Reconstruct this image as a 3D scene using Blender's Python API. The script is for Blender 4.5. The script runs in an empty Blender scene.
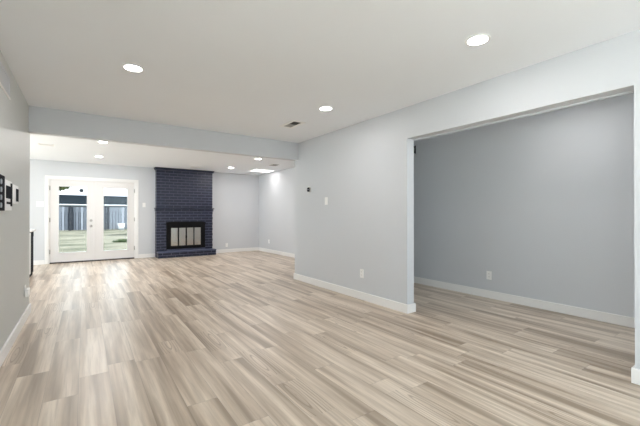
import bpy, bmesh, math, random
from mathutils import Vector, Matrix

S = bpy.context.scene
COL = S.collection
random.seed(7)
PI = math.pi

# ------------------------------------------------------------ camera
cam_d = bpy.data.cameras.new('camera')
cam_d.sensor_width = 36.0
cam_d.lens = 339.3875 / 640 * 36.0
cam_d.clip_start = 0.05
cam_d.clip_end = 300
cam = bpy.data.objects.new('camera', cam_d)
cam.location = (0, 0, 1.1667)
cam.rotation_euler = (PI / 2 + 0.0043, 0, -0.6068)
COL.objects.link(cam)
S.camera = cam

# ------------------------------------------------------------ world, sun, daylight, exposure
W = bpy.data.worlds.new('overcast_sky')
S.world = W
W.use_nodes = True
bg = W.node_tree.nodes['Background']
bg.inputs['Color'].default_value = (0.80, 0.91, 1.0, 1)
bg.inputs['Strength'].default_value = 2.6
sun_d = bpy.data.lights.new('sun', 'SUN')
sun_d.energy = 14.0
sun_d.angle = math.radians(2)
sun_d.color = (1.0, 1.0, 0.99)
sun = bpy.data.objects.new('sun', sun_d)
sun.rotation_euler = Vector((-0.75, 0.38, 0.62)).to_track_quat('Z', 'Y').to_euler()
COL.objects.link(sun)
S.view_settings.view_transform = 'Standard'
S.view_settings.look = 'None'
S.view_settings.gamma = 1.0
S.view_settings.use_curve_mapping = False
S.view_settings.exposure = 1.24
S.cycles.max_bounces = 10
S.cycles.diffuse_bounces = 7
S.cycles.glossy_bounces = 4
S.cycles.transparent_max_bounces = 12
S.cycles.sample_clamp_indirect = 6.0
S.cycles.caustics_reflective = False
S.cycles.caustics_refractive = False


def portal(name, loc, direction, sx, sy):
    """sampling portal in a wall opening: gives off nothing, only steers the sky's rays"""
    d = bpy.data.lights.new(name, 'AREA')
    d.shape = 'RECTANGLE'
    d.size, d.size_y = sx, sy
    o = bpy.data.objects.new(name, d)
    o.location = loc
    o.rotation_euler = Vector(direction).to_track_quat('-Z', 'Z').to_euler()
    d.cycles.is_portal = True
    COL.objects.link(o)
    return o


LAMP_W = 2.5          # watts of each recessed lamp
LAMP_COL = (1.0, 0.975, 0.95)

# ------------------------------------------------------------ key dimensions (metres)
H = 2.44
XL, XP, XP2, XB = -0.538, 3.131, 3.25, 4.649
YH, YW, YF = 5.192, 5.312, 10.196
YN = -2.6              # wall behind the camera
XK = -3.9              # kitchen side wall
JE, JN, ZO = 2.7065, 0.69, 2.0645
ZH = 2.136
T = 0.14


# ------------------------------------------------------------ materials
def mat(name, color, rough=0.5, metal=0.0, spec=0.5, coat=0.0):
    m = bpy.data.materials.new(name)
    m.use_nodes = True
    b = m.node_tree.nodes['Principled BSDF']
    b.inputs['Base Color'].default_value = (*color, 1)
    b.inputs['Roughness'].default_value = rough
    b.inputs['Metallic'].default_value = metal
    b.inputs['Specular IOR Level'].default_value = spec
    b.inputs['Coat Weight'].default_value = coat
    return m


class NT:
    def __init__(self, m):
        self.t = m.node_tree
        self.b = self.t.nodes['Principled BSDF']

    def n(self, kind, **kw):
        x = self.t.nodes.new(kind)
        for k, v in kw.items():
            setattr(x, k, v)
        return x

    def l(self, a, b):
        self.t.links.new(a, b)

    def math(self, op, a, b=None, c=None):
        x = self.n('ShaderNodeMath', operation=op)
        for i, v in enumerate((a, b, c)):
            if v is None:
                continue
            if isinstance(v, (int, float)):
                x.inputs[i].default_value = v
            else:
                self.l(v, x.inputs[i])
        return x.outputs[0]

    def mix(self, fac, a, b, blend='MIX'):
        x = self.n('ShaderNodeMix', data_type='RGBA', blend_type=blend)
        for i, v in ((0, fac), (6, a), (7, b)):
            if isinstance(v, (int, float)):
                x.inputs[i].default_value = v
            elif isinstance(v, tuple):
                x.inputs[i].default_value = (*v, 1)
            else:
                self.l(v, x.inputs[i])
        return x.outputs[2]

    def noise(self, vec, scale, detail=3, rough=0.5, dist=0.0):
        x = self.n('ShaderNodeTexNoise')
        x.inputs['Scale'].default_value = scale
        x.inputs['Detail'].default_value = detail
        x.inputs['Roughness'].default_value = rough
        x.inputs['Distortion'].default_value = dist
        if vec is not None:
            self.l(vec, x.inputs['Vector'])
        return x.outputs['Fac']

    def ramp(self, fac, stops):
        x = self.n('ShaderNodeValToRGB')
        e = x.color_ramp.elements
        while len(e) < len(stops):
            e.new(0.5)
        for i, (p, c) in enumerate(stops):
            e[i].position = p
            e[i].color = (*c, 1) if isinstance(c, tuple) else (c, c, c, 1)
        self.l(fac, x.inputs[0])
        return x.outputs['Color']

    def pos(self):
        return self.n('ShaderNodeNewGeometry').outputs['Position']

    def bump(self, h, strength, dist=0.01):
        x = self.n('ShaderNodeBump')
        x.inputs['Strength'].default_value = strength
        x.inputs['Distance'].default_value = dist
        self.l(h, x.inputs['Height'])
        self.l(x.outputs[0], self.b.inputs['Normal'])


def paint(name, color, rough=0.55, grooves=False):
    m = mat(name, color, rough, spec=0.35)
    t = NT(m)
    p = t.pos()
    f = t.noise(p, 1.1, 2)
    c = t.mix(f, tuple(v * 0.975 for v in color), tuple(min(1, v * 1.02) for v in color))
    t.l(c, t.b.inputs['Base Color'])
    h = t.noise(p, 140, 2, 0.6)
    if grooves:
        sx = t.n('ShaderNodeSeparateXYZ')
        t.l(p, sx.inputs[0])
        y = sx.outputs['Y']
        fr = t.math('FRACT', t.math('MULTIPLY', t.math('ADD', y, 0.04), 1 / 0.203))
        fr2 = t.math('FRACT', t.math('MULTIPLY', t.math('ADD', y, 0.11), 1 / 0.61))
        g1 = t.math('LESS_THAN', fr, 0.035)
        g2 = t.math('LESS_THAN', fr2, 0.014)
        g = t.math('MAXIMUM', g1, g2)
        h = t.math('SUBTRACT', t.math('MULTIPLY', h, 0.12), g)
        t.bump(h, 0.9, 0.008)
    else:
        t.bump(h, 0.07, 0.002)
    return m


M_CEIL = paint('ceiling_paint', (0.86, 0.885, 0.92), 0.8)
M_WALL = paint('pale_grey_wall_paint', (0.62, 0.638, 0.668), 0.6)
M_PANEL = paint('panelled_wall_paint', (0.60, 0.615, 0.60), 0.5, grooves=True)
M_TRIM = mat('white_trim_enamel', (0.85, 0.845, 0.84), 0.35)
M_DOOR = mat('white_door_enamel', (0.73, 0.715, 0.71), 0.35)
M_PLASTIC = mat('white_plastic', (0.88, 0.88, 0.875), 0.3)
M_GREYPL = mat('grey_plastic', (0.38, 0.38, 0.40), 0.35)
M_BLACK = mat('black_plastic', (0.006, 0.007, 0.012), 0.6, spec=0.02)
M_METALBLK = mat('black_metal', (0.004, 0.004, 0.005), 0.5, spec=0.15)
M_STEEL = mat('satin_nickel', (0.45, 0.44, 0.42), 0.35, 1.0)
M_BRONZE = mat('dark_bronze', (0.045, 0.03, 0.022), 0.4, 0.6)
M_VENT = mat('white_register_enamel', (0.88, 0.88, 0.87), 0.4)
M_DARK = mat('dark_duct', (0.03, 0.03, 0.03), 0.8)
M_LOUVER = mat('grey_louver', (0.42, 0.42, 0.41), 0.5)


def floor_material():
    m = mat('greige_oak_vinyl_plank', (0.4, 0.33, 0.27), 0.4)
    t = NT(m)
    p = t.pos()
    s = t.n('ShaderNodeSeparateXYZ')
    t.l(p, s.inputs[0])
    PW, PL = 0.182, 1.22
    u = t.math('DIVIDE', t.math('ADD', s.outputs['X'], 20.05), PW)
    row = t.math('FLOOR', u)
    w1 = t.n('ShaderNodeTexWhiteNoise', noise_dimensions='1D')
    t.l(row, w1.inputs['W'])
    v = t.math('ADD', t.math('DIVIDE', t.math('ADD', s.outputs['Y'], 20.0), PL), w1.outputs['Value'])
    colv = t.math('FLOOR', v)
    cmb = t.n('ShaderNodeCombineXYZ')
    t.l(row, cmb.inputs[0])
    t.l(colv, cmb.inputs[1])
    w2 = t.n('ShaderNodeTexWhiteNoise', noise_dimensions='3D')
    t.l(cmb.outputs[0], w2.inputs['Vector'])
    r = w2.outputs['Value']
    rc = t.n('ShaderNodeSeparateColor')
    t.l(w2.outputs['Color'], rc.inputs[0])
    # grain coordinates, stretched along the plank and shifted per plank
    def grain(sx, sy, sc, det, dist, off):
        c = t.n('ShaderNodeCombineXYZ')
        t.l(t.math('MULTIPLY', s.outputs['X'], sx), c.inputs[0])
        t.l(t.math('MULTIPLY', s.outputs['Y'], sy), c.inputs[1])
        t.l(t.math('MULTIPLY', t.math('ADD', r, off), 57.0), c.inputs[2])
        return t.noise(c.outputs[0], sc, det, 0.55, dist)
    broad = grain(1.0, 0.045, 9.5, 2, 0.15, 0.0)
    fine = grain(1.0, 0.030, 80.0, 4, 0.1, 1.0)
    mid = grain(1.0, 0.060, 26.0, 4, 0.4, 2.0)
    # cathedral figure on a few planks
    cx = t.n('ShaderNodeCombineXYZ')
    t.l(t.math('SUBTRACT', t.math('FRACT', u), t.math('MULTIPLY_ADD', rc.outputs[1], 0.4, 0.3)), cx.inputs[0])
    t.l(t.math('MULTIPLY', t.math('SUBTRACT', t.math('FRACT', v), rc.outputs[2]), 0.75), cx.inputs[1])
    t.l(t.math('MULTIPLY', r, 3.0), cx.inputs[2])
    wv = t.n('ShaderNodeTexWave', wave_type='RINGS', rings_direction='Z')
    wv.inputs['Scale'].default_value = 3.0
    wv.inputs['Distortion'].default_value = 1.2
    wv.inputs['Detail'].default_value = 1
    t.l(cx.outputs[0], wv.inputs['Vector'])
    tone = t.math('ADD', broad, t.math('MULTIPLY', t.math('SUBTRACT', r, 0.5), 0.06))
    base = t.ramp(tone, [(0.33, (0.35, 0.272, 0.203)), (0.47, (0.585, 0.48, 0.38)), (0.60, (0.76, 0.655, 0.545))])
    c = base
    c = t.mix(t.math('MULTIPLY', t.ramp(mid, [(0.45, 0.0), (0.68, 1.0)]), 0.36), c, (0.27, 0.200, 0.145))
    c = t.mix(t.math('MULTIPLY', t.ramp(fine, [(0.45, 0.0), (0.68, 1.0)]), 0.30), c, (0.29, 0.22, 0.16))
    cath = t.math('MULTIPLY', t.ramp(wv.outputs['Fac'], [(0.0, 1.0), (0.22, 0.0)]), t.math('GREATER_THAN', rc.outputs[0], 0.70))
    near = t.math('LESS_THAN', t.math('ABSOLUTE', t.math('SUBTRACT', t.math('FRACT', v), rc.outputs[2])), 0.22)
    c = t.mix(t.math('MULTIPLY', t.math('MULTIPLY', cath, near), 0.5), c, (0.18, 0.125, 0.085))
    # seams
    fu, fv = t.math('FRACT', u), t.math('FRACT', v)
    du = t.math('MINIMUM', fu, t.math('SUBTRACT', 1.0, fu))
    dv = t.math('MINIMUM', fv, t.math('SUBTRACT', 1.0, fv))
    seam = t.math('MAXIMUM', t.math('LESS_THAN', du, 0.008), t.math('LESS_THAN', dv, 0.0014))
    c = t.mix(t.math('MULTIPLY', seam, 0.38), c, (0.13, 0.10, 0.08))
    t.l(c, t.b.inputs['Base Color'])
    smear = t.noise(p, 1.6, 2, 0.5, 0.2)
    rg = t.math('MULTIPLY_ADD', fine, 0.10, t.math('MULTIPLY_ADD', smear, 0.10, 0.25))
    t.l(rg, t.b.inputs['Roughness'])
    h = t.math('SUBTRACT', t.math('MULTIPLY', fine, 0.35), t.math('MULTIPLY', seam, 1.0))
    t.bump(h, 0.25, 0.0015)
    return m


M_FLOOR = floor_material()


def brick_paint(name, color):
    m = mat(name, color, 0.38, spec=0.5)
    t = NT(m)
    p = t.pos()
    f = t.noise(p, 9, 3)
    t.l(t.mix(f, tuple(v * 0.75 for v in color), tuple(v * 1.3 for v in color)), t.b.inputs['Base Color'])
    t.bump(t.noise(p, 60, 4, 0.65), 0.6, 0.004)
    return m


M_BRICK = brick_paint('navy_painted_brick', (0.009, 0.013, 0.036))
M_MORTAR = brick_paint('navy_mortar_sheen', (0.115, 0.12, 0.19))  # lighter than the brick paint: sheen highlights put into the mortar colour


def glass_material(name, tint=(1, 1, 1), rough=0.0, boost=1.0):
    m = bpy.data.materials.new(name)
    m.use_nodes = True
    nt = m.node_tree
    nt.nodes.clear()
    out = nt.nodes.new('ShaderNodeOutputMaterial')
    mx = nt.nodes.new('ShaderNodeMixShader')
    tr = nt.nodes.new('ShaderNodeBsdfTransparent')
    tr.inputs[0].default_value = (*tint, 1)
    gl = nt.nodes.new('ShaderNodeBsdfGlossy')
    gl.inputs['Roughness'].default_value = rough
    fr = nt.nodes.new('ShaderNodeFresnel')
    fr.inputs['IOR'].default_value = 1.45
    ml = nt.nodes.new('ShaderNodeMath')
    ml.operation = 'MULTIPLY'
    ml.inputs[1].default_value = boost * 0.5
    ml.use_clamp = True
    nt.links.new(fr.outputs[0], ml.inputs[0])
    nt.links.new(ml.outputs[0], mx.inputs[0])
    nt.links.new(tr.outputs[0], mx.inputs[1])
    nt.links.new(gl.outputs[0], mx.inputs[2])
    nt.links.new(mx.outputs[0], out.inputs['Surface'])
    return m


M_GLASS = glass_material('clear_window_glass', (0.96, 0.98, 0.97))
M_DIM_GLASS = glass_material('dimmed_door_glass', (0.72, 0.735, 0.73))  # tint added to dim the outdoor view and daylight through the doors


def emit(name, color, strength):
    m = bpy.data.materials.new(name)
    m.use_nodes = True
    b = m.node_tree.nodes['Principled BSDF']
    b.inputs['Base Color'].default_value = (0.8, 0.8, 0.8, 1)
    b.inputs['Emission Color'].default_value = (*color, 1)
    b.inputs['Emission Strength'].default_value = strength
    return m


M_LAMP = emit('lamp_diffuser', (1.0, 0.96, 0.92), 12.0)
M_SKYPANEL = emit('bright_panel_diffuser', (1.0, 0.95, 0.92), 2.6)


# ------------------------------------------------------------ mesh helpers
class MB:
    def __init__(self):
        self.bm = bmesh.new()

    def box(self, x0, x1, y0, y1, z0, z1, mi=0, bev=0.0):
        r = bmesh.ops.create_cube(self.bm, size=1.0)
        vs = r['verts']
        for v in vs:
            v.co = Vector((x0 + (v.co.x + .5) * (x1 - x0), y0 + (v.co.y + .5) * (y1 - y0), z0 + (v.co.z + .5) * (z1 - z0)))
        fs = list({f for v in vs for f in v.link_faces})
        for f in fs:
            f.material_index = mi
        if bev:
            es = list({e for v in vs for e in v.link_edges})
            rr = bmesh.ops.bevel(self.bm, geom=es, offset=bev, segments=2, affect='EDGES', profile=0.5)
            for f in rr['faces']:
                f.material_index = mi
        return self

    def cyl(self, c, axis, r, depth, seg=32, r2=None, mi=0, bev=0.0):
        q = Vector(axis).normalized().to_track_quat('Z', 'Y').to_matrix().to_4x4()
        mt = Matrix.Translation(Vector(c)) @ q
        rr = bmesh.ops.create_cone(self.bm, cap_ends=True, segments=seg, radius1=r, radius2=r if r2 is None else r2, depth=depth, matrix=mt)
        for f in {f for v in rr['verts'] for f in v.link_faces}:
            f.material_index = mi
            f.smooth = len(f.verts) == 4
        return self

    def ring(self, c, r0, r1, z0, z1, seg=40, mi=0):
        """annulus about the z axis"""
        bm = self.bm
        rows = []
        for (r, z) in ((r0, z0), (r1, z0), (r1, z1), (r0, z1)):
            rows.append([bm.verts.new((c[0] + r * math.cos(2 * PI * k / seg), c[1] + r * math.sin(2 * PI * k / seg), z)) for k in range(seg)])
        for a in range(4):
            A, B = rows[a], rows[(a + 1) % 4]
            for k in range(seg):
                f = bm.faces.new((A[k], A[(k + 1) % seg], B[(k + 1) % seg], B[k]))
                f.material_index = mi
        return self

    def sphere(self, c, r, sx=1, sy=1, sz=1, sub=2):
        rr = bmesh.ops.create_icosphere(self.bm, subdivisions=sub, radius=r)
        for v in rr['verts']:
            v.co = Vector((c[0] + v.co.x * sx, c[1] + v.co.y * sy, c[2] + v.co.z * sz))
        for f in {f for v in rr['verts'] for f in v.link_faces}:
            f.smooth = True
        return self

    def prism_y(self, pts, y0, y1, mi=0):
        """outline in XZ extruded along Y"""
        bm = self.bm
        a = [bm.verts.new((x, y0, z)) for x, z in pts]
        b = [bm.verts.new((x, y1, z)) for x, z in pts]
        n = len(pts)
        fs = [bm.faces.new(a), bm.faces.new(b[::-1])]
        for k in range(n):
            fs.append(bm.faces.new((a[k], b[k], b[(k + 1) % n], a[(k + 1) % n])))
        for f in fs:
            f.material_index = mi
        return self

    def sweep(self, prof, path_fn):
        bm = self.bm
        return self

    def build(self, name, mats, parent=None, smooth=False):
        bmesh.ops.recalc_face_normals(self.bm, faces=self.bm.faces)
        me = bpy.data.meshes.new(name)
        self.bm.to_mesh(me)
        self.bm.free()
        for m in (mats if isinstance(mats, (list, tuple)) else [mats]):
            me.materials.append(m)
        o = bpy.data.objects.new(name, me)
        COL.objects.link(o)
        if parent:
            o.parent = parent
            o.matrix_parent_inverse = Matrix.Identity(4)
            # meshes are written in world coordinates relative to an Empty at loc
            o.location = tuple(-v for v in parent_world(parent))
        return o


def parent_world(p):
    v = Vector(p.location)
    q = p.parent
    while q:
        v = v + Vector(q.location)
        q = q.parent
    return v


def thing(name, label, cat, loc, group=None, kind=None):
    o = bpy.data.objects.new(name, None)
    o.location = loc
    o.empty_display_size = 0.1
    COL.objects.link(o)
    if label:
        o['label'] = label
        o['category'] = cat
    if group:
        o['group'] = group
    if kind:
        o['kind'] = kind
    return o


def tag(o, label, cat, group=None, kind=None):
    o['label'] = label
    o['category'] = cat
    if group:
        o['group'] = group
    if kind:
        o['kind'] = kind
    return o


def structure(o, label=None):
    o['kind'] = 'structure'
    if label:
        o['label'] = label
    return o


# ------------------------------------------------------------ room shell
structure(MB().box(XK - T, XB + T, YW - .12, YF + T, -0.15, 0).box(XL - .12, XB + T, YN - T, YW - .12, -0.15, 0).build('floor', M_FLOOR))
structure(MB().box(XK - T - 0.1, XB + T + 0.5, YW - .12, YF + T + 1.25, H, H + 0.18).box(XL - .12, XB + T + 0.5, YN - T - 0.6, YW - .12, H, H + 0.18).build('ceiling', M_CEIL))  # slab overhangs are unseen eaves added to keep direct sun out

# left wall of the near room, ends where the header crosses
LW = (-2.4, 0.3, 0.25, 1.9)   # unseen window added to light the room from beside the camera
b = MB()
b.box(XL - 0.12, XL, YN, LW[0], 0, H).box(XL - 0.12, XL, LW[1], YW, 0, H)
b.box(XL - 0.12, XL, LW[0], LW[1], 0, LW[2]).box(XL - 0.12, XL, LW[0], LW[1], LW[3], H)
structure(b.build('wall_left', M_PANEL))
# header (dropped beam) between near room and far room
structure(MB().box(XL, XP, YH, YW, ZH, H).build('wall_header', M_WALL))
# partition with the wide cased opening
b = MB()
b.box(XP, XP2, JE, YW, 0, H)
b.box(XP, XP2, JN, JE, ZO, H)
b.box(XP, XP2, YN, JN, 0, H)
structure(b.build('wall_partition', M_WALL))
structure(MB().box(XP2, XB, YW - 0.12, YW, 0, H).build('wall_entry_end', M_WALL))
structure(MB().box(XB, XB + T, YN, YF + T, 0, H).build('wall_right', M_WALL))
# kitchen side behind the left wall
structure(MB().box(XK, XL - 0.12, YW - 0.12, YW, 0, H).build('wall_kitchen_end', M_WALL))
KW = (5.6, 9.9, 0.12, 2.3)
b = MB()
b.box(XK - T, XK, YW, KW[0], 0, H).box(XK - T, XK, KW[1], YF + T, 0, H)
b.box(XK - T, XK, KW[0], KW[1], 0, KW[2]).box(XK - T, XK, KW[0], KW[1], KW[3], H)
structure(b.build('wall_kitchen_side', M_WALL))
# far wall with the doorway
DX0, DX1, DZ = -0.690, 1.110, 2.012
b = MB()
b.box(XK, DX0, YF, YF + T, 0, H).box(DX1, XB, YF, YF + T, 0, H).box(DX0, DX1, YF, YF + T, DZ, H)
structure(b.build('wall_far', M_WALL))
# wall behind the camera: one big window in the living room, one in the entry
NW = (0.2, 2.2, 0.30, 2.2)
EW = (3.42, 4.48, 0.3, 2.25)
YE = -0.7              # entry end with its glazed front door side
b = MB()
b.box(XL - 0.12, NW[0], YN - T, YN, 0, H).box(NW[1], XP2, YN - T, YN, 0, H)
b.box(NW[0], NW[1], YN - T, YN, 0, NW[2]).box(NW[0], NW[1], YN - T, YN, NW[3], H)
b.box(XP2, EW[0], YE - T, YE, 0, H).box(EW[1], XB, YE - T, YE, 0, H)
b.box(EW[0], EW[1], YE - T, YE, 0, EW[2]).box(EW[0], EW[1], YE - T, YE, EW[3], H)
structure(b.build('wall_near', M_WALL))


def window_y(n, w, y, mull=1):
    root = thing('window_%d' % n, None, None, ((w[0] + w[1]) / 2, y, w[2]), kind='structure')
    f = MB()
    t = 0.045
    f.box(w[0], w[0] + t, y, y + .06, w[2], w[3]).box(w[1] - t, w[1], y, y + .06, w[2], w[3])
    f.box(w[0] + t, w[1] - t, y, y + .06, w[2], w[2] + t).box(w[0] + t, w[1] - t, y, y + .06, w[3] - t, w[3])
    for k in range(mull):
        x = w[0] + (w[1] - w[0]) * (k + 1) / (mull + 1)
        f.box(x - .02, x + .02, y, y + .06, w[2] + t, w[3] - t)
    f.build('window_frame', M_TRIM, root)
    MB().box(w[0] + t, w[1] - t, y + .026, y + .032, w[2] + t, w[3] - t).build('pane', M_GLASS, root)


window_y(1, NW, YN - 0.11, 1)
window_y(2, EW, YE - 0.11, 0)


def window_x(n, x, y0, y1, z0, z1, mull):
    root = thing('window_%d' % n, None, None, (x + .03, (y0 + y1) / 2, z0), kind='structure')
    f = MB()
    f.box(x, x + .06, y0, y0 + .045, z0, z1).box(x, x + .06, y1 - .045, y1, z0, z1)
    f.box(x, x + .06, y0 + .045, y1 - .045, z0, z0 + .045).box(x, x + .06, y0 + .045, y1 - .045, z1 - .045, z1)
    for k in range(mull):
        y = y0 + (y1 - y0) * (k + 1) / (mull + 1)
        f.box(x, x + .06, y - .02, y + .02, z0 + .045, z1 - .045)
    f.build('window_frame', M_TRIM, root)
    MB().box(x + .026, x + .032, y0 + .045, y1 - .045, z0 + .045, z1 - .045).build('pane', M_GLASS, root)


window_x(3, XK - .11, KW[0], KW[1], KW[2], KW[3], 1)
window_x(4, XL - .10, LW[0], LW[1], LW[2], LW[3], 3)
portal('portal_left', (XL - .11, (LW[0] + LW[1]) / 2, (LW[2] + LW[3]) / 2), (1, 0, 0), LW[1] - LW[0], LW[3] - LW[2])
portal('portal_near', ((NW[0] + NW[1]) / 2, YN - .13, (NW[2] + NW[3]) / 2), (0, 1, 0), NW[1] - NW[0], NW[3] - NW[2])
portal('portal_entry', ((EW[0] + EW[1]) / 2, YE - .13, (EW[2] + EW[3]) / 2), (0, 1, 0), EW[1] - EW[0], EW[3] - EW[2])
portal('portal_kitchen', (XK - .13, (KW[0] + KW[1]) / 2, (KW[2] + KW[3]) / 2), (1, 0, 0), KW[1] - KW[0], KW[3] - KW[2])
portal('portal_french', ((DX0 + DX1) / 2, YF + T + .01, DZ / 2), (0, -1, 0), DX1 - DX0, DZ)


# ------------------------------------------------------------ baseboards and trim
BH, BT = 0.105, 0.017


def board(b, x0, x1, y0, y1):
    b.box(x0, x1, y0, y1, 0, BH, bev=0.003)


b = MB()
board(b, XL, XL + BT, YN, YW)
structure(b.build('baseboard_left', M_TRIM))
b = MB()
board(b, XP - BT, XP, JE - BT, YW + BT)
board(b, XP, XP2, JE - BT, JE)
board(b, XP2, XP2 + BT, JE - BT, YW - 0.12)
board(b, XP, XP2, YW, YW + BT)
structure(b.build('baseboard_partition', M_TRIM))
b = MB()
board(b, XP - BT, XP, YN, JN + BT)
board(b, XP, XP2 + BT, JN, JN + BT)
structure(b.build('baseboard_opening', M_TRIM))
b = MB()
board(b, XB - BT, XB, YE, YW - 0.12)
board(b, XB - BT, XB, YW, YF)
structure(b.build('baseboard_right', M_TRIM))
b = MB()
board(b, XK, DX0 - 0.075, YF - BT, YF)
board(b, DX1 + 0.075, 1.588, YF - BT, YF)
board(b, 3.102, XB - BT, YF - BT, YF)
structure(b.build('baseboard_far', M_TRIM))
# head trim behind the wide opening
structure(MB().box(XP2, XP2 + 0.018, JN - 0.05, JE + 0.02, 2.050, 2.12).build('trim_1', M_WALL))
# casing of the french doors
b = MB()
CW = 0.072
b.box(DX0 - CW, DX0, YF - 0.018, YF, 0, DZ + CW, bev=0.003)
b.box(DX1, DX1 + CW, YF - 0.018, YF, 0, DZ + CW, bev=0.003)
b.box(DX0, DX1, YF - 0.018, YF, DZ, DZ + CW, bev=0.003)
b.box(DX0, DX0 + 0.02, YF, YF + T, 0, DZ).box(DX1 - 0.02, DX1, YF, YF + T, 0, DZ).box(DX0 + .02, DX1 - .02, YF, YF + T, DZ - 0.014, DZ)
structure(b.build('trim_2', M_TRIM))
structure(MB().box(DX0 + .02, DX1 - .02, YF - 0.01, YF + T + .04, 0, 0.028, bev=0.003).build('trim_3', M_BRONZE), 'dark bronze threshold')


# ------------------------------------------------------------ french doors
def french_door(n, x0, x1, gx0, gx1, hinge_x, hardware):
    root = thing('door_%d' % n, None, None, ((x0 + x1) / 2, YF + 0.03, 0.03), kind='structure')
    y0, y1 = YF + 0.008, YF + 0.052
    z0, z1 = 0.034, DZ - 0.016
    gz0, gz1 = 0.245, 1.842
    f = MB()
    f.box(x0, gx0, y0, y1, z0, z1).box(gx1, x1, y0, y1, z0, z1)
    f.box(gx0, gx1, y0, y1, z0, gz0).box(gx0, gx1, y0, y1, gz1, z1)
    f.build('door_leaf', M_DOOR, root)
    g = MB()
    m = 0.022
    for (a, c, d, e) in ((gx0 - m, gx0 + .004, gz0 - m, gz1 + m), (gx1 - .004, gx1 + m, gz0 - m, gz1 + m)):
        g.box(a, c, y0 - .009, y1 + .009, d, e, bev=0.003)
    for (d, e) in ((gz0 - m, gz0 + .004), (gz1 - .004, gz1 + m)):
        g.box(gx0 + .004, gx1 - .004, y0 - .009, y1 + .009, d, e, bev=0.003)
    g.build('glazing_bead', M_DOOR, root)
    MB().box(gx0, gx1, YF + .027, YF + .033, gz0, gz1).build('pane', M_DIM_GLASS, root)
    for z in (0.283, 1.036, 1.79):
        h = MB()
        h.cyl((hinge_x, y0 - .010, z), (0, 0, 1), 0.008, 0.10, 16)
        h.box(hinge_x - .014, hinge_x + .014, y0 - .006, y0 + .002, z - .05, z + .05)
        h.build('hinge', M_STEEL, root)
    if hardware:
        d = MB()
        d.cyl((0.136, y0 - .008, 1.016), (0, 1, 0), 0.031, 0.016, 28)
        d.box(0.129, 0.143, y0 - .032, y0 - .016, 0.998, 1.034, bev=0.003)
        d.build('deadbolt', M_STEEL, root)
        k = MB()
        k.cyl((0.136, y0 - .006, 0.879), (0, 1, 0), 0.032, 0.012, 28)
        k.cyl((0.136, y0 - .03, 0.879), (0, 1, 0), 0.012, 0.04, 20)
        k.sphere((0.136, y0 - .058, 0.879), 0.029, sy=0.75)
        k.build('door_knob', M_STEEL, root)
    return root


dl = french_door(1, -0.667, 0.213, -0.505, 0.053, -0.672, True)
MB().box(0.190, 0.236, YF - 0.002, YF + .008, 0.034, DZ - .016, bev=0.002).build('astragal', M_DOOR, dl)
french_door(2, 0.219, 1.088, 0.397, 0.930, 1.092, False)
orn = MB()
orn.cyl((-0.062, YF + 0.024, 1.757), (0, 1, 0), 0.047, 0.006, 28)
orn.cyl((-0.062, YF + 0.020, 1.757), (0, 1, 0), 0.030, 0.004, 28)
tag(orn.build('sun_catcher', mat('dark_teal_disc', (0.02, 0.035, 0.045), 0.3)), 'small round dark disc stuck high on the left french door glass', 'ornament')

# ------------------------------------------------------------ fireplace
FX0, FX1, FY = 1.590, 3.100, 10.000


def courses(x0, x1, y0, y1, z0, z1, row=0.080, length=0.215, gap=0.013, hole=None, depth_end=True, seed=1, soldier=False):
    rnd = random.Random(seed)
    b = MB()
    rec = 0.006

    def piece(xa, xb, za, zb):
        j = rnd.uniform(-0.0015, 0.0015)
        b.box(xa, xb, y0 + j, y1, za, zb, 0, bev=0)
    n = max(1, round((z1 - z0) / row))
    rh = (z1 - z0) / n
    L = (length if not soldier else 0.075)
    for k in range(n):
        za, zb = z0 + k * rh + gap / 2, z0 + (k + 1) * rh - gap / 2
        x = x0 - (L / 2 if k % 2 and not soldier else 0)
        while x < x1 - 0.01:
            xa, xb = max(x0, x + (0.005 if x > x0 else 0)), min(x1, x + L - 0.005)
            x += L
            if xb - xa < 0.02:
                continue
            if hole and zb > hole[2] and za < hole[3]:
                if xb <= hole[0] or xa >= hole[1]:
                    piece(xa, xb, za, zb)
                else:
                    if xa < hole[0] - .02:
                        piece(xa, hole[0], za, zb)
                    if xb > hole[1] + .02:
                        piece(hole[1], xb, za, zb)
            else:
                piece(xa, xb, za, zb)
    # mortar backing
    a = (x0 + rec, x1 - rec)
    if hole:
        b.box(a[0], hole[0] - rec, y0 + rec, y1, z0, z1, 1).box(hole[1] + rec, a[1], y0 + rec, y1, z0, z1, 1)
        if hole[2] > z0:
            b.box(hole[0] - rec, hole[1] + rec, y0 + rec, y1, z0, hole[2] - rec, 1)
        b.box(hole[0] - rec, hole[1] + rec, y0 + rec, y1, hole[3] + rec, z1, 1)
    else:
        b.box(a[0], a[1], y0 + rec, y1, z0 + .001, z1 - .001, 1)
    return b


fp = thing('fireplace', 'navy painted brick fireplace with raised hearth and glass doors against far wall', 'fireplace', (2.345, FY, 0))
BM = [M_BRICK, M_MORTAR]
GH = (1.845, 2.865, 0.225, 0.935)
courses(FX0, FX1, FY, YF, 0.0, 1.250, hole=GH, seed=2).build('brick_surround', BM, fp)
courses(FX0 + .004, FX1 - .004, FY + 0.012, YF, 1.345, 2.375, row=0.080, seed=3).build('chimney_breast', BM, fp)
ml = courses(FX0 - 0.012, FX1 + 0.012, FY - 0.022, YF, 1.250, 1.318, row=0.068, soldier=False, seed=4)
ml.box(FX0 - 0.03, FX1 + 0.03, FY - 0.05, YF, 1.318, 1.345, 0, bev=0.003)
ml.build('mantel_ledge', BM, fp)
cr = MB()
cr.prism_y([(FX0 - 0.035, 2.44), (FX0 - 0.035, 2.42), (FX0 - 0.012, 2.375), (FX1 + 0.012, 2.375), (FX1 + 0.035, 2.42), (FX1 + 0.035, 2.44)], FY - 0.03, YF)
cr.build('crown_moulding', M_BRICK, fp, )
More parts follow.
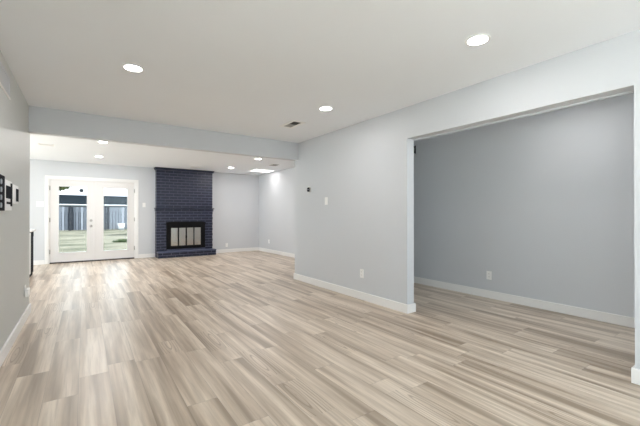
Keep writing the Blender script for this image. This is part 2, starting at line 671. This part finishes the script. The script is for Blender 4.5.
hb = courses(FX0 + 0.012, FX1 + 0.035, 9.790, FY, 0.0, 0.140, row=0.070, seed=5)
hb.build('hearth', BM, fp)
MB().box(FX0 + 0.006, FX1 + 0.041, 9.782, FY - .001, 0.140, 0.170, 0, bev=0.006).build('hearth_cap', brick_paint('daylit_navy_cap', (0.07, 0.085, 0.16)), fp)  # cap colour lightened and blued to paint in daylight on the hearth
# firebox insert
ins = MB()
fx0, fx1, fz0, fz1 = 1.835, 2.872, 0.215, 0.945
gx0, gx1, gz0, gz1 = 1.938, 2.768, 0.285, 0.815
yf0, yf1 = FY - 0.035, FY + 0.02
ins.box(fx0, gx0, yf0, yf1, fz0, fz1, bev=0.004).box(gx1, fx1, yf0, yf1, fz0, fz1, bev=0.004)
ins.box(gx0, gx1, yf0, yf1, fz0, gz0, bev=0.004).box(gx0, gx1, yf0, yf1, gz1, fz1, bev=0.004)
ins.build('insert_frame', M_METALBLK, fp)
hd = MB()
hd.prism_y([(fx0 - .01, fz1 - .045), (fx0 - .01, fz1 + .004), (fx0 + .12, fz1 + .022), (fx1 - .12, fz1 + .022), (fx1 + .01, fz1 + .004), (fx1 + .01, fz1 - .045)], yf0 - .02, yf0)
hd.build('hood', M_METALBLK, fp)
M_FGLASS = mat('smoked_mirror_glass', (0.58, 0.56, 0.52), 0.12, 1.0)
t_ = NT(M_FGLASS)
t_.bump(t_.noise(t_.pos(), 7.0, 2, 0.5, 0.5), 0.15, 0.02)
pw = (gx1 - gx0) / 4
for k in range(4):
    xa, xb = gx0 + k * pw, gx0 + (k + 1) * pw
    d = MB()
    s_ = 0.017
    d.box(xa, xa + s_, yf0 + .012, yf0 + .028, gz0, gz1).box(xb - s_, xb, yf0 + .012, yf0 + .028, gz0, gz1)
    d.box(xa + s_, xb - s_, yf0 + .012, yf0 + .028, gz0, gz0 + .02).box(xa + s_, xb - s_, yf0 + .012, yf0 + .028, gz1 - .02, gz1)
    do = d.build('firebox_door', M_METALBLK, fp)
    MB().box(xa + s_, xb - s_, yf0 + .017, yf0 + .022, gz0 + .02, gz1 - .02).build('glass_pane', M_FGLASS, do)
    if k in (1, 2):
        hx = xb - .012 if k == 1 else xa + .012
        MB().cyl((hx, yf0 - .002, 0.55), (0, 0, 1), 0.006, 0.07, 12).box(hx - .004, hx + .004, yf0, yf0 + .014, .52, .53).box(hx - .004, hx + .004, yf0, yf0 + .014, .57, .58).build('handle', M_METALBLK, do)
MB().box(gx0 - .02, gx1 + .02, yf1 + .02, YF - .01, fz0 + .02, fz1 - .02).build('firebox', M_DARK, fp)


# ------------------------------------------------------------ recessed ceiling lights
def recessed(x, y, label, group, watts, r=0.085):
    root = thing('recessed_light', label, 'ceiling light', (x, y, H), group)
    b = MB()
    b.ring((x, y), r * 0.80, r, H - 0.006, H)
    b.build('trim_ring', M_PLASTIC, root)
    MB().cyl((x, y, H - 0.0025), (0, 0, 1), r * 0.80, 0.004, 40).build('diffuser', M_LAMP, root)
    ld = bpy.data.lights.new('lamp_glow', 'AREA')
    ld.shape = 'DISK'
    ld.size = r * 1.55
    ld.energy = watts
    ld.color = LAMP_COL
    lo = bpy.data.objects.new('lamp_glow', ld)
    COL.objects.link(lo)
    lo.parent = root
    lo.location = (0, 0, -0.008)
    return root


G1 = 'recessed lights in the near room ceiling'
G2 = 'recessed lights in the far room ceiling'
recessed(0.345, 3.34, 'round recessed light near the left wall, brightest in left part of near ceiling', G1, LAMP_W)
recessed(2.352, 1.372, 'round recessed light above the wide opening, largest on the ceiling', G1, LAMP_W)
recessed(2.375, 3.30, 'round recessed light between the ceiling register and the wide opening', G1, LAMP_W)
recessed(0.262, 7.05, 'round recessed light half hidden by the header, above the french doors', G2, LAMP_W * 3.4)
recessed(0.262, 8.885, 'round recessed light on far room ceiling close to the french doors', G2, LAMP_W * 3.4)
recessed(3.262, 7.18, 'round recessed light peeking under the header near its right end', G2, LAMP_W * 2.2)
recessed(3.268, 8.95, 'round recessed light on far room ceiling just right of the fireplace', G2, LAMP_W * 1.7)

recessed(3.95, 1.45, 'round recessed light in the entry ceiling behind the partition', 'recessed light of the entry', 2.0)

sq = thing('square_ceiling_light', 'bright square ceiling light panel in the far right corner of far room', 'ceiling light', (4.23, 9.04, H))
b = MB()
sx0, sx1, sy0, sy1 = 3.93, 4.53, 8.79, 9.29
b.box(sx0, sx0 + .025, sy0, sy1, H - .012, H).box(sx1 - .025, sx1, sy0, sy1, H - .012, H)
b.box(sx0 + .025, sx1 - .025, sy0, sy0 + .025, H - .012, H).box(sx0 + .025, sx1 - .025, sy1 - .025, sy1, H - .012, H)
b.build('frame', M_PLASTIC, sq)
MB().box(sx0 + .025, sx1 - .025, sy0 + .025, sy1 - .025, H - .006, H - .001).build('diffuser', M_SKYPANEL, sq)
ld = bpy.data.lights.new('lamp_glow', 'AREA')
ld.shape = 'RECTANGLE'
ld.size, ld.size_y = .54, .44
ld.energy = 0.6
ld.color = (1.0, 0.95, 0.92)
lo = bpy.data.objects.new('lamp_glow', ld)
COL.objects.link(lo)
lo.parent = sq
lo.location = (0, 0, -0.014)


# ------------------------------------------------------------ ceiling registers
def register(x0, x1, y0, y1, label, name='ceiling_register', halves=True, border=0.045, dark=M_DARK, lou=M_LOUVER):
    root = thing(name, label, 'vent', ((x0 + x1) / 2, (y0 + y1) / 2, H))
    b = MB()
    z0 = H - .008
    b.box(x0, x0 + border, y0, y1, z0, H, bev=0.002).box(x1 - border, x1, y0, y1, z0, H, bev=0.002)
    b.box(x0 + border, x1 - border, y0, y0 + border, z0, H, bev=0.002).box(x0 + border, x1 - border, y1 - border, y1, z0, H, bev=0.002)
    b.build('frame', M_VENT, root)
    MB().box(x0 + border, x1 - border, y0 + border, y1 - border, H - .002, H - .0005).build('backing', dark, root)
    l = MB()
    iy0, iy1, ix0, ix1 = y0 + border, y1 - border, x0 + border, x1 - border
    n = 12
    ym = (iy0 + iy1) / 2
    for k in range(n):
        yy = iy0 + (k + .5) * (iy1 - iy0) / n
        w = (iy1 - iy0) / n * 0.5
        s = 1 if (yy < ym or not halves) else -1
        # tilted blade
        bm = l.bm
        vs = [bm.verts.new(c) for c in ((ix0, yy - w * .6, z0 + (.001 if s > 0 else .006)), (ix1, yy - w * .6, z0 + (.001 if s > 0 else .006)),
                                        (ix1, yy + w * .6, z0 + (.006 if s > 0 else .001)), (ix0, yy + w * .6, z0 + (.006 if s > 0 else .001)))]
        us = [bm.verts.new(v.co + Vector((0, 0, .0008))) for v in vs]
        bm.faces.new(vs)
        bm.faces.new(us[::-1])
        for i in range(4):
            bm.faces.new((vs[i], vs[(i + 1) % 4], us[(i + 1) % 4], us[i]))
    l.build('louvers', lou, root)
    return root


register(2.300, 2.512, 3.955, 4.345, 'white framed ceiling register with dark louvers in the near room')
register(-0.69, -0.46, 7.83, 8.02, 'small grey louvered vent on far room ceiling near the left wall', border=0.016, dark=M_LOUVER, lou=M_VENT)
register(3.90, 4.12, 7.68, 8.00, 'dark vent on far room ceiling beyond the right end of the header', border=0.02)
register(2.32, 2.56, 9.33, 9.45, 'narrow vent on far room ceiling above the fireplace', border=0.015, dark=M_LOUVER, lou=M_VENT)


# ------------------------------------------------------------ wall plates
def outlet(pos, face, label, group='wall outlets', switch=False, w=0.073, h=0.118):
    """face: '-x' wall looks to -X, '+x', '-y'"""
    root = thing('light_switch' if switch else 'wall_outlet', label, 'light switch' if switch else 'outlet', pos, group)

    def put(a0, a1, z0, z1, d0, d1, name, m, parent, bev=0.0015):
        b = MB()
        x, y, z = pos
        if face == '-x':
            b.box(x - d1, x - d0, y + a0, y + a1, z + z0, z + z1, bev=bev)
        elif face == '+x':
            b.box(x + d0, x + d1, y + a0, y + a1, z + z0, z + z1, bev=bev)
        else:
            b.box(x + a0, x + a1, y - d1, y - d0, z + z0, z + z1, bev=bev)
        return b.build(name, m, parent)
    put(-w / 2, w / 2, -h / 2, h / 2, 0, .006, 'cover_plate', M_PLASTIC, root)
    if switch:
        n = max(1, round(w / 0.06))
        for k in range(n):
            c = (k - (n - 1) / 2) * 0.046
            put(c - .016, c + .016, -.033, .033, .006, .010, 'rocker', M_PLASTIC, root)
    else:
        for zc in (-.021, .021):
            s = put(-.017, .017, zc - .014, zc + .014, .006, .009, 'socket', M_PLASTIC, root)
            put(-.008, -.005, zc - .003, zc + .007, .0088, .0096, 'slot', M_DARK, s, 0)
            put(.005, .008, zc - .003, zc + .007, .0088, .0096, 'slot', M_DARK, s, 0)
    return root


GO, GS = 'electrical outlets low on the walls', 'white light switches on the walls'
outlet((XP, 3.50, 0.357), '-x', 'white outlet on the partition wall left of the wide opening', GO)
outlet((XB, 2.551, 0.316), '-x', 'white outlet on the entry wall seen through the wide opening', GO)
outlet((XB, 9.438, 0.338), '-x', 'tiny white outlet on the right wall of the far room', GO)
outlet((3.59, YF, 0.23), '-y', 'small outlet low on the far wall right of the fireplace', GO)
outlet((XP, 4.334, 1.379), '-x', 'white switch on the partition wall right of the round thermostat', GS, switch=True)
outlet((-0.850, YF, 1.410), '-y', 'wide white switch plate left of the french doors', GS, switch=True, w=0.135, h=0.125)
outlet((1.316, YF, 1.421), '-y', 'white switch between the french doors and the fireplace', GS, switch=True)
lo_ = outlet((XL, 4.95, 0.325), '+x', 'white outlet at the end of the left wall with plug adapter', GO)
b = MB()
b.box(XL + .009, XL + .040, 4.84, 4.985, .270, .350, bev=0.006)
tag(b.build('plug_adapter', M_PLASTIC), 'small white plug adapter stuck in the left wall outlet', 'plug')

# round thermostat on the partition
th = thing('thermostat', 'small round dark thermostat on the partition wall near the header', 'thermostat', (XP, 4.822, 1.586))
MB().cyl((XP - .004, 4.822, 1.586), (1, 0, 0), 0.052, .008, 40).build('wall_plate', M_PLASTIC, th)
MB().cyl((XP - .016, 4.822, 1.586), (1, 0, 0), 0.041, .018, 40).build('bezel', M_STEEL, th)
MB().cyl((XP - .0265, 4.822, 1.586), (1, 0, 0), 0.037, .005, 40).build('dark_face', M_BLACK, th)
MB().box(XP - .0305, XP - .029, 4.805, 4.839, 1.582, 1.592).build('readout', M_GREYPL, th)

# hinge leaf on the rear edge of the opening
b = MB()
b.box(XP2, XP2 + .036, JE + .002, JE + .028, 1.905, 1.995, bev=0.002)
b.cyl((XP2 + .036, JE + .006, 1.95), (0, 0, 1), .007, .094, 14)
tag(b.build('door_hinge', M_METALBLK), 'black metal hinge high behind the left jamb of the wide opening', 'hinge')

# ------------------------------------------------------------ devices on the left wall
# black multi button intercom
ic = thing('intercom_panel', 'black wall panel with a column of pale round buttons, nearest on left wall', 'intercom', (XL, 3.32, 1.33))
MB().box(XL, XL + .034, 3.10, 3.535, 1.195, 1.462, bev=0.004).build('housing', M_BLACK, ic)
M_BTN = mat('pale_button', (0.34, 0.40, 0.43), 0.3)
for yy in (3.20, 3.375):
    for k in range(4):
        MB().cyl((XL + .037, yy, 1.235 + k * .058), (1, 0, 0), .019, .006, 24).build('button', M_BTN, ic)
# white control with a black screen
wc = thing('wall_control', 'white wall control with black square screen, middle of the three on left wall', 'control panel', (XL, 3.70, 1.31))
MB().box(XL, XL + .034, 3.56, 3.845, 1.200, 1.442, bev=0.005).build('housing', M_PLASTIC, wc)
MB().box(XL + .034, XL + .039, 3.575, 3.835, 1.295, 1.395, bev=0.001).build('screen', M_BLACK, wc)
MB().box(XL + .034, XL + .037, 3.60, 3.82, 1.250, 1.268, bev=0.001).build('slot', M_BLACK, wc)
MB().box(XL + .034, XL + .038, 3.775, 3.835, 1.235, 1.425, bev=0.001).build('side_strip', M_BLACK, wc)
# slim keypad
kp = thing('alarm_keypad', 'slim white keypad with black strip, farthest of the three on left wall', 'keypad', (XL, 4.08, 1.345))
MB().box(XL, XL + .030, 3.935, 4.225, 1.262, 1.430, bev=0.004).build('housing', M_PLASTIC, kp)
MB().box(XL + .030, XL + .034, 4.085, 4.205, 1.285, 1.400, bev=0.001).build('screen', M_BLACK, kp)

# return air grille high on the left wall
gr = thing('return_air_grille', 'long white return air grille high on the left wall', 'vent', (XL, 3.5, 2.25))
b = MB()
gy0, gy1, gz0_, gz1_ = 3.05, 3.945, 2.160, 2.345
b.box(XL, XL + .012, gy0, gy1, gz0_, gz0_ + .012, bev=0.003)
b.build('highlight_lip', M_TRIM, gr)  # white on this strip paints in the highlight along the bottom edge
b = MB()
b.box(XL, XL + .006, gy0, gy1, gz1_ - .02, gz1_).box(XL, XL + .006, gy0, gy0 + .02, gz0_ + .025, gz1_ - .02).box(XL, XL + .006, gy1 - .02, gy1, gz0_ + .025, gz1_ - .02)
b.build('frame', M_WALL, gr)
l = MB()
for k in range(8):
    z = gz0_ + .03 + k * .0165
    l.box(XL + .001, XL + .004, gy0 + .025, gy1 - .025, z, z + .011)
l.build('louvers', M_WALL, gr)

# ------------------------------------------------------------ kitchen end cabinet just visible past the left wall
kc = thing('dishwasher', 'black front of a built in dishwasher under the white counter past left wall', 'dishwasher', (-1.09, 8.32, 0))
MB().box(-1.388, -0.825, 8.02, 8.62, 0.0, 0.845, bev=0.004).build('cabinet', M_BLACK, kc)
MB().box(-0.825, -0.813, 8.03, 8.61, 0.06, 0.73, bev=0.003).build('door', M_BLACK, kc)
MB().box(-0.825, -0.810, 8.03, 8.61, 0.735, 0.84, bev=0.003).build('control_strip', M_BLACK, kc)
wk = MB().box(-1.40, -0.785, 5.45, 8.66, 0.846, 0.884, bev=0.004).build('countertop', mat('white_quartz', (0.78, 0.77, 0.75), 0.2))
tag(wk, 'white stone countertop above the black dishwasher beyond the left wall', 'countertop')
bc = thing('base_cabinet', 'white base cabinets under the far room countertop hidden by left wall', 'cabinet', (-1.09, 6.7, 0))
MB().box(-1.388, -0.81, 5.46, 8.01, 0.0, 0.845).build('cabinet', M_TRIM, bc)
for k in range(4):
    ya = 5.47 + k * .635
    dd = MB().box(-0.81, -0.792, ya, ya + .62, 0.10, 0.83, bev=0.004).build('door', M_TRIM, bc)

# ------------------------------------------------------------ outdoors
GZ = -0.16


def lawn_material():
    m = mat('shade_streaked_lawn', (0.3, 0.3, 0.2), 0.95, spec=0.1)
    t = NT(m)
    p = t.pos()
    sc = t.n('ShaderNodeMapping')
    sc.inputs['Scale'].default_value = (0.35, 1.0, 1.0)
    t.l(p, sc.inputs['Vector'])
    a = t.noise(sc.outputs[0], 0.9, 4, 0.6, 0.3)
    c = t.ramp(a, [(0.38, (0.042, 0.048, 0.030)), (0.47, (0.088, 0.087, 0.064)), (0.58, (0.132, 0.124, 0.098))])  # darker streaks in the grass colour stand for shade on the lawn
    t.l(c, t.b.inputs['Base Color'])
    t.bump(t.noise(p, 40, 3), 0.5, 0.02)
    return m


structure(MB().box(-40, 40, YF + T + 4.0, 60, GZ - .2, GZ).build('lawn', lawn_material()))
M_BOUNCE = mat('pale_bounce_ground', (0.66, 0.65, 0.62), 0.85)  # unseen ground outside the windows, made pale to bounce light onto ceilings
M_PATIO = mat('weathered_concrete', (0.26, 0.255, 0.24), 0.85)
structure(MB().box(-8, 8, YF + T, YF + T + 4.0, GZ - .2, GZ + .04).build('patio', M_PATIO))
structure(MB().box(-40, 40, -40, YN - T, GZ - .2, GZ).build('ground_near', M_BOUNCE))
structure(MB().box(-40, XK - T, YN - T, YF + T + 4.0, GZ - .2, GZ).build('ground_side', M_BOUNCE))
structure(MB().box(XK - T, XL - .12, YN - T, YW - .12, GZ - .2, GZ).build('bounce_ground', M_BOUNCE))

# fence
fe = thing('wooden_fence', 'weathered grey board fence across the back of the yard', 'fence', (0, 34.4, GZ))
b = MB()
rnd = random.Random(11)
mats = [mat('weathered_board_%s' % n, c, 0.85, spec=0.2) for n, c in
        (('pale', (0.42, 0.43, 0.48)), ('mid', (0.26, 0.27, 0.31)), ('dark', (0.17, 0.18, 0.21)), ('deep', (0.05, 0.055, 0.07)))]
x = -14.0
while x < 14:
    w = rnd.choice([0.15, 0.18, 0.21, 0.24])
    b.box(x, x + w - .035, 34.4 + rnd.uniform(-.01, .01), 34.425 + .01, GZ + .04, GZ + 1.95 + rnd.uniform(-.02, .02), rnd.choice([0, 0, 1, 1, 1, 2, 2, 3]))
    x += w
b.box(-14, 14, 34.436, 34.45, GZ + .04, GZ + 1.5, 3)
b.build('boards', mats, fe)
for k in range(11):
    px = -13.2 + k * 2.44
    MB().box(px, px + .1, 34.30, 34.39, GZ, GZ + 2.0).build('fence_post', mats[3], fe)
MB().box(-14, 14, 34.436, 34.475, GZ + 1.5, GZ + 1.59).build('rail', mats[2], fe)

# neighbouring house roof with white gutter
nh = thing('neighbour_house', 'neighbouring house with dark shingle roof and white gutter behind the fence', 'house', (0, 44, GZ))
MB().box(-12, 12, 40.5, 48, GZ, 2.08).build('wall', mat('grey_siding', (0.22, 0.23, 0.25), 0.8), nh)
M_SHING = mat('slate_shingle', (0.055, 0.072, 0.085), 1.0, spec=0.0)
t_ = NT(M_SHING)
br = t_.n('ShaderNodeTexBrick')
br.inputs['Scale'].default_value = 1.0
br.inputs['Color1'].default_value = (0.007, 0.010, 0.013, 1)
br.inputs['Color2'].default_value = (0.014, 0.019, 0.024, 1)
br.inputs['Mortar'].default_value = (0.004, 0.005, 0.007, 1)
br.inputs['Brick Width'].default_value = 0.6
br.inputs['Row Height'].default_value = 0.22
br.inputs['Mortar Size'].default_value = 0.02
t_.l(t_.pos(), br.inputs['Vector'])
t_.l(br.outputs['Color'], t_.b.inputs['Base Color'])
b = MB()
bm = b.bm
pr = [(40.0, 2.13), (46.2, 3.32), (52.0, 2.13), (52.0, 2.03), (46.2, 3.20), (40.0, 2.03)]
a = [bm.verts.new((-13, y, z)) for y, z in pr]
c = [bm.verts.new((13, y, z)) for y, z in pr]
bm.faces.new(a)
bm.faces.new(c[::-1])
for k in range(6):
    bm.faces.new((a[k], c[k], c[(k + 1) % 6], a[(k + 1) % 6]))
b.build('roof', M_SHING, nh)
MB().box(-13, 13, 39.86, 40.0, 2.03, 2.15, bev=.02).build('gutter', mat('white_gutter', (0.8, 0.8, 0.8), 0.4), nh)

tb = MB()
tb.cyl((2.62, 33.9, GZ + .27), (0, 0, 1), .24, .54, 24, r2=.27)
tb.ring((2.62, 33.9), .25, .29, GZ + .52, GZ + .56, 24)
tag(tb.build('bucket', M_PLASTIC), 'white bucket standing on the lawn against the board fence', 'bucket')


# trees and low dark patches: real leaf quads round branching wood
def leafy(root_name, label, cat, base, crown, r, n, leaf, col, trunk_r, seed, group=None):
    rnd = random.Random(seed)
    root = thing(root_name, label, cat, base, group)
    w = MB()
    bx, by, bz = base
    cx_, cy_, cz_ = crown
    if trunk_r:
        d = Vector(crown) - Vector(base)
        w.cyl(Vector(base) + d * .5, d, trunk_r, d.length, 12, trunk_r * .5)
        for k in range(9):
            e = Vector((rnd.uniform(-1, 1) * r[0], rnd.uniform(-1, 1) * r[1], rnd.uniform(-.6, .8) * r[2])) * .8
            s0 = Vector(crown) - d * .1
            v = Vector(crown) + e - s0
            w.cyl(s0 + v * .5, v, trunk_r * .35, v.length, 8, trunk_r * .08)
        w.build('trunk', mat('grey_bark', (0.10, 0.085, 0.07), 0.9), root)
    lf = MB()
    bm = lf.bm
    for k in range(n):
        while True:
            q = Vector((rnd.uniform(-1, 1), rnd.uniform(-1, 1), rnd.uniform(-1, 1)))
            if q.length < 1 and rnd.random() < .25 + q.length:
                break
        p = Vector((cx_ + q.x * r[0], cy_ + q.y * r[1], cz_ + q.z * r[2]))
        u = Vector((rnd.uniform(-1, 1), rnd.uniform(-1, 1), rnd.uniform(-1, 1))).normalized()
        v = u.orthogonal().normalized() * leaf * .5
        u = u * leaf
        bm.faces.new([bm.verts.new(p - u), bm.verts.new(p + v), bm.verts.new(p + u), bm.verts.new(p - v)])
    lf.build('foliage', mat('leaf_' + root_name, col, 0.7, spec=0.2), root)
    return root


leafy('tree', 'leafy green tree top reaching into the upper left door glass', 'tree', (-3.0, 27.5, GZ), (-1.75, 27.5, 3.45), (1.35, 1.0, .80), 1700, .13, (0.12, 0.145, 0.05), .10, 4)
leafy('tree', 'leafy branch tips showing at top right corner of right door glass', 'tree', (4.6, 27.5, GZ), (3.3, 27.5, 3.25), (1.15, 1.0, .60), 600, .11, (0.09, 0.115, 0.05), .09, 8)
leafy('leaf_patch', 'low dark green patch of leaves lying on the lawn in the right door glass', 'leaf_patch', (1.85, 18.9, GZ), (1.85, 18.9, GZ + .03), (0.75, 0.32, 0.09), 600, .07, (0.06, 0.09, 0.035), 0, 5)  # flat spread of dark green leaf quads, low on the lawn
leafy('leaf_patch', 'small dark leaf patch standing in for a shade streak on the lawn at left edge of left door glass', 'leaf_patch', (-1.55, 17.9, GZ), (-1.55, 17.9, GZ + .04), (0.45, 0.22, 0.08), 300, .06, (0.05, 0.07, 0.03), 0, 6)  # dark leaves drawn in place of a streak of shade
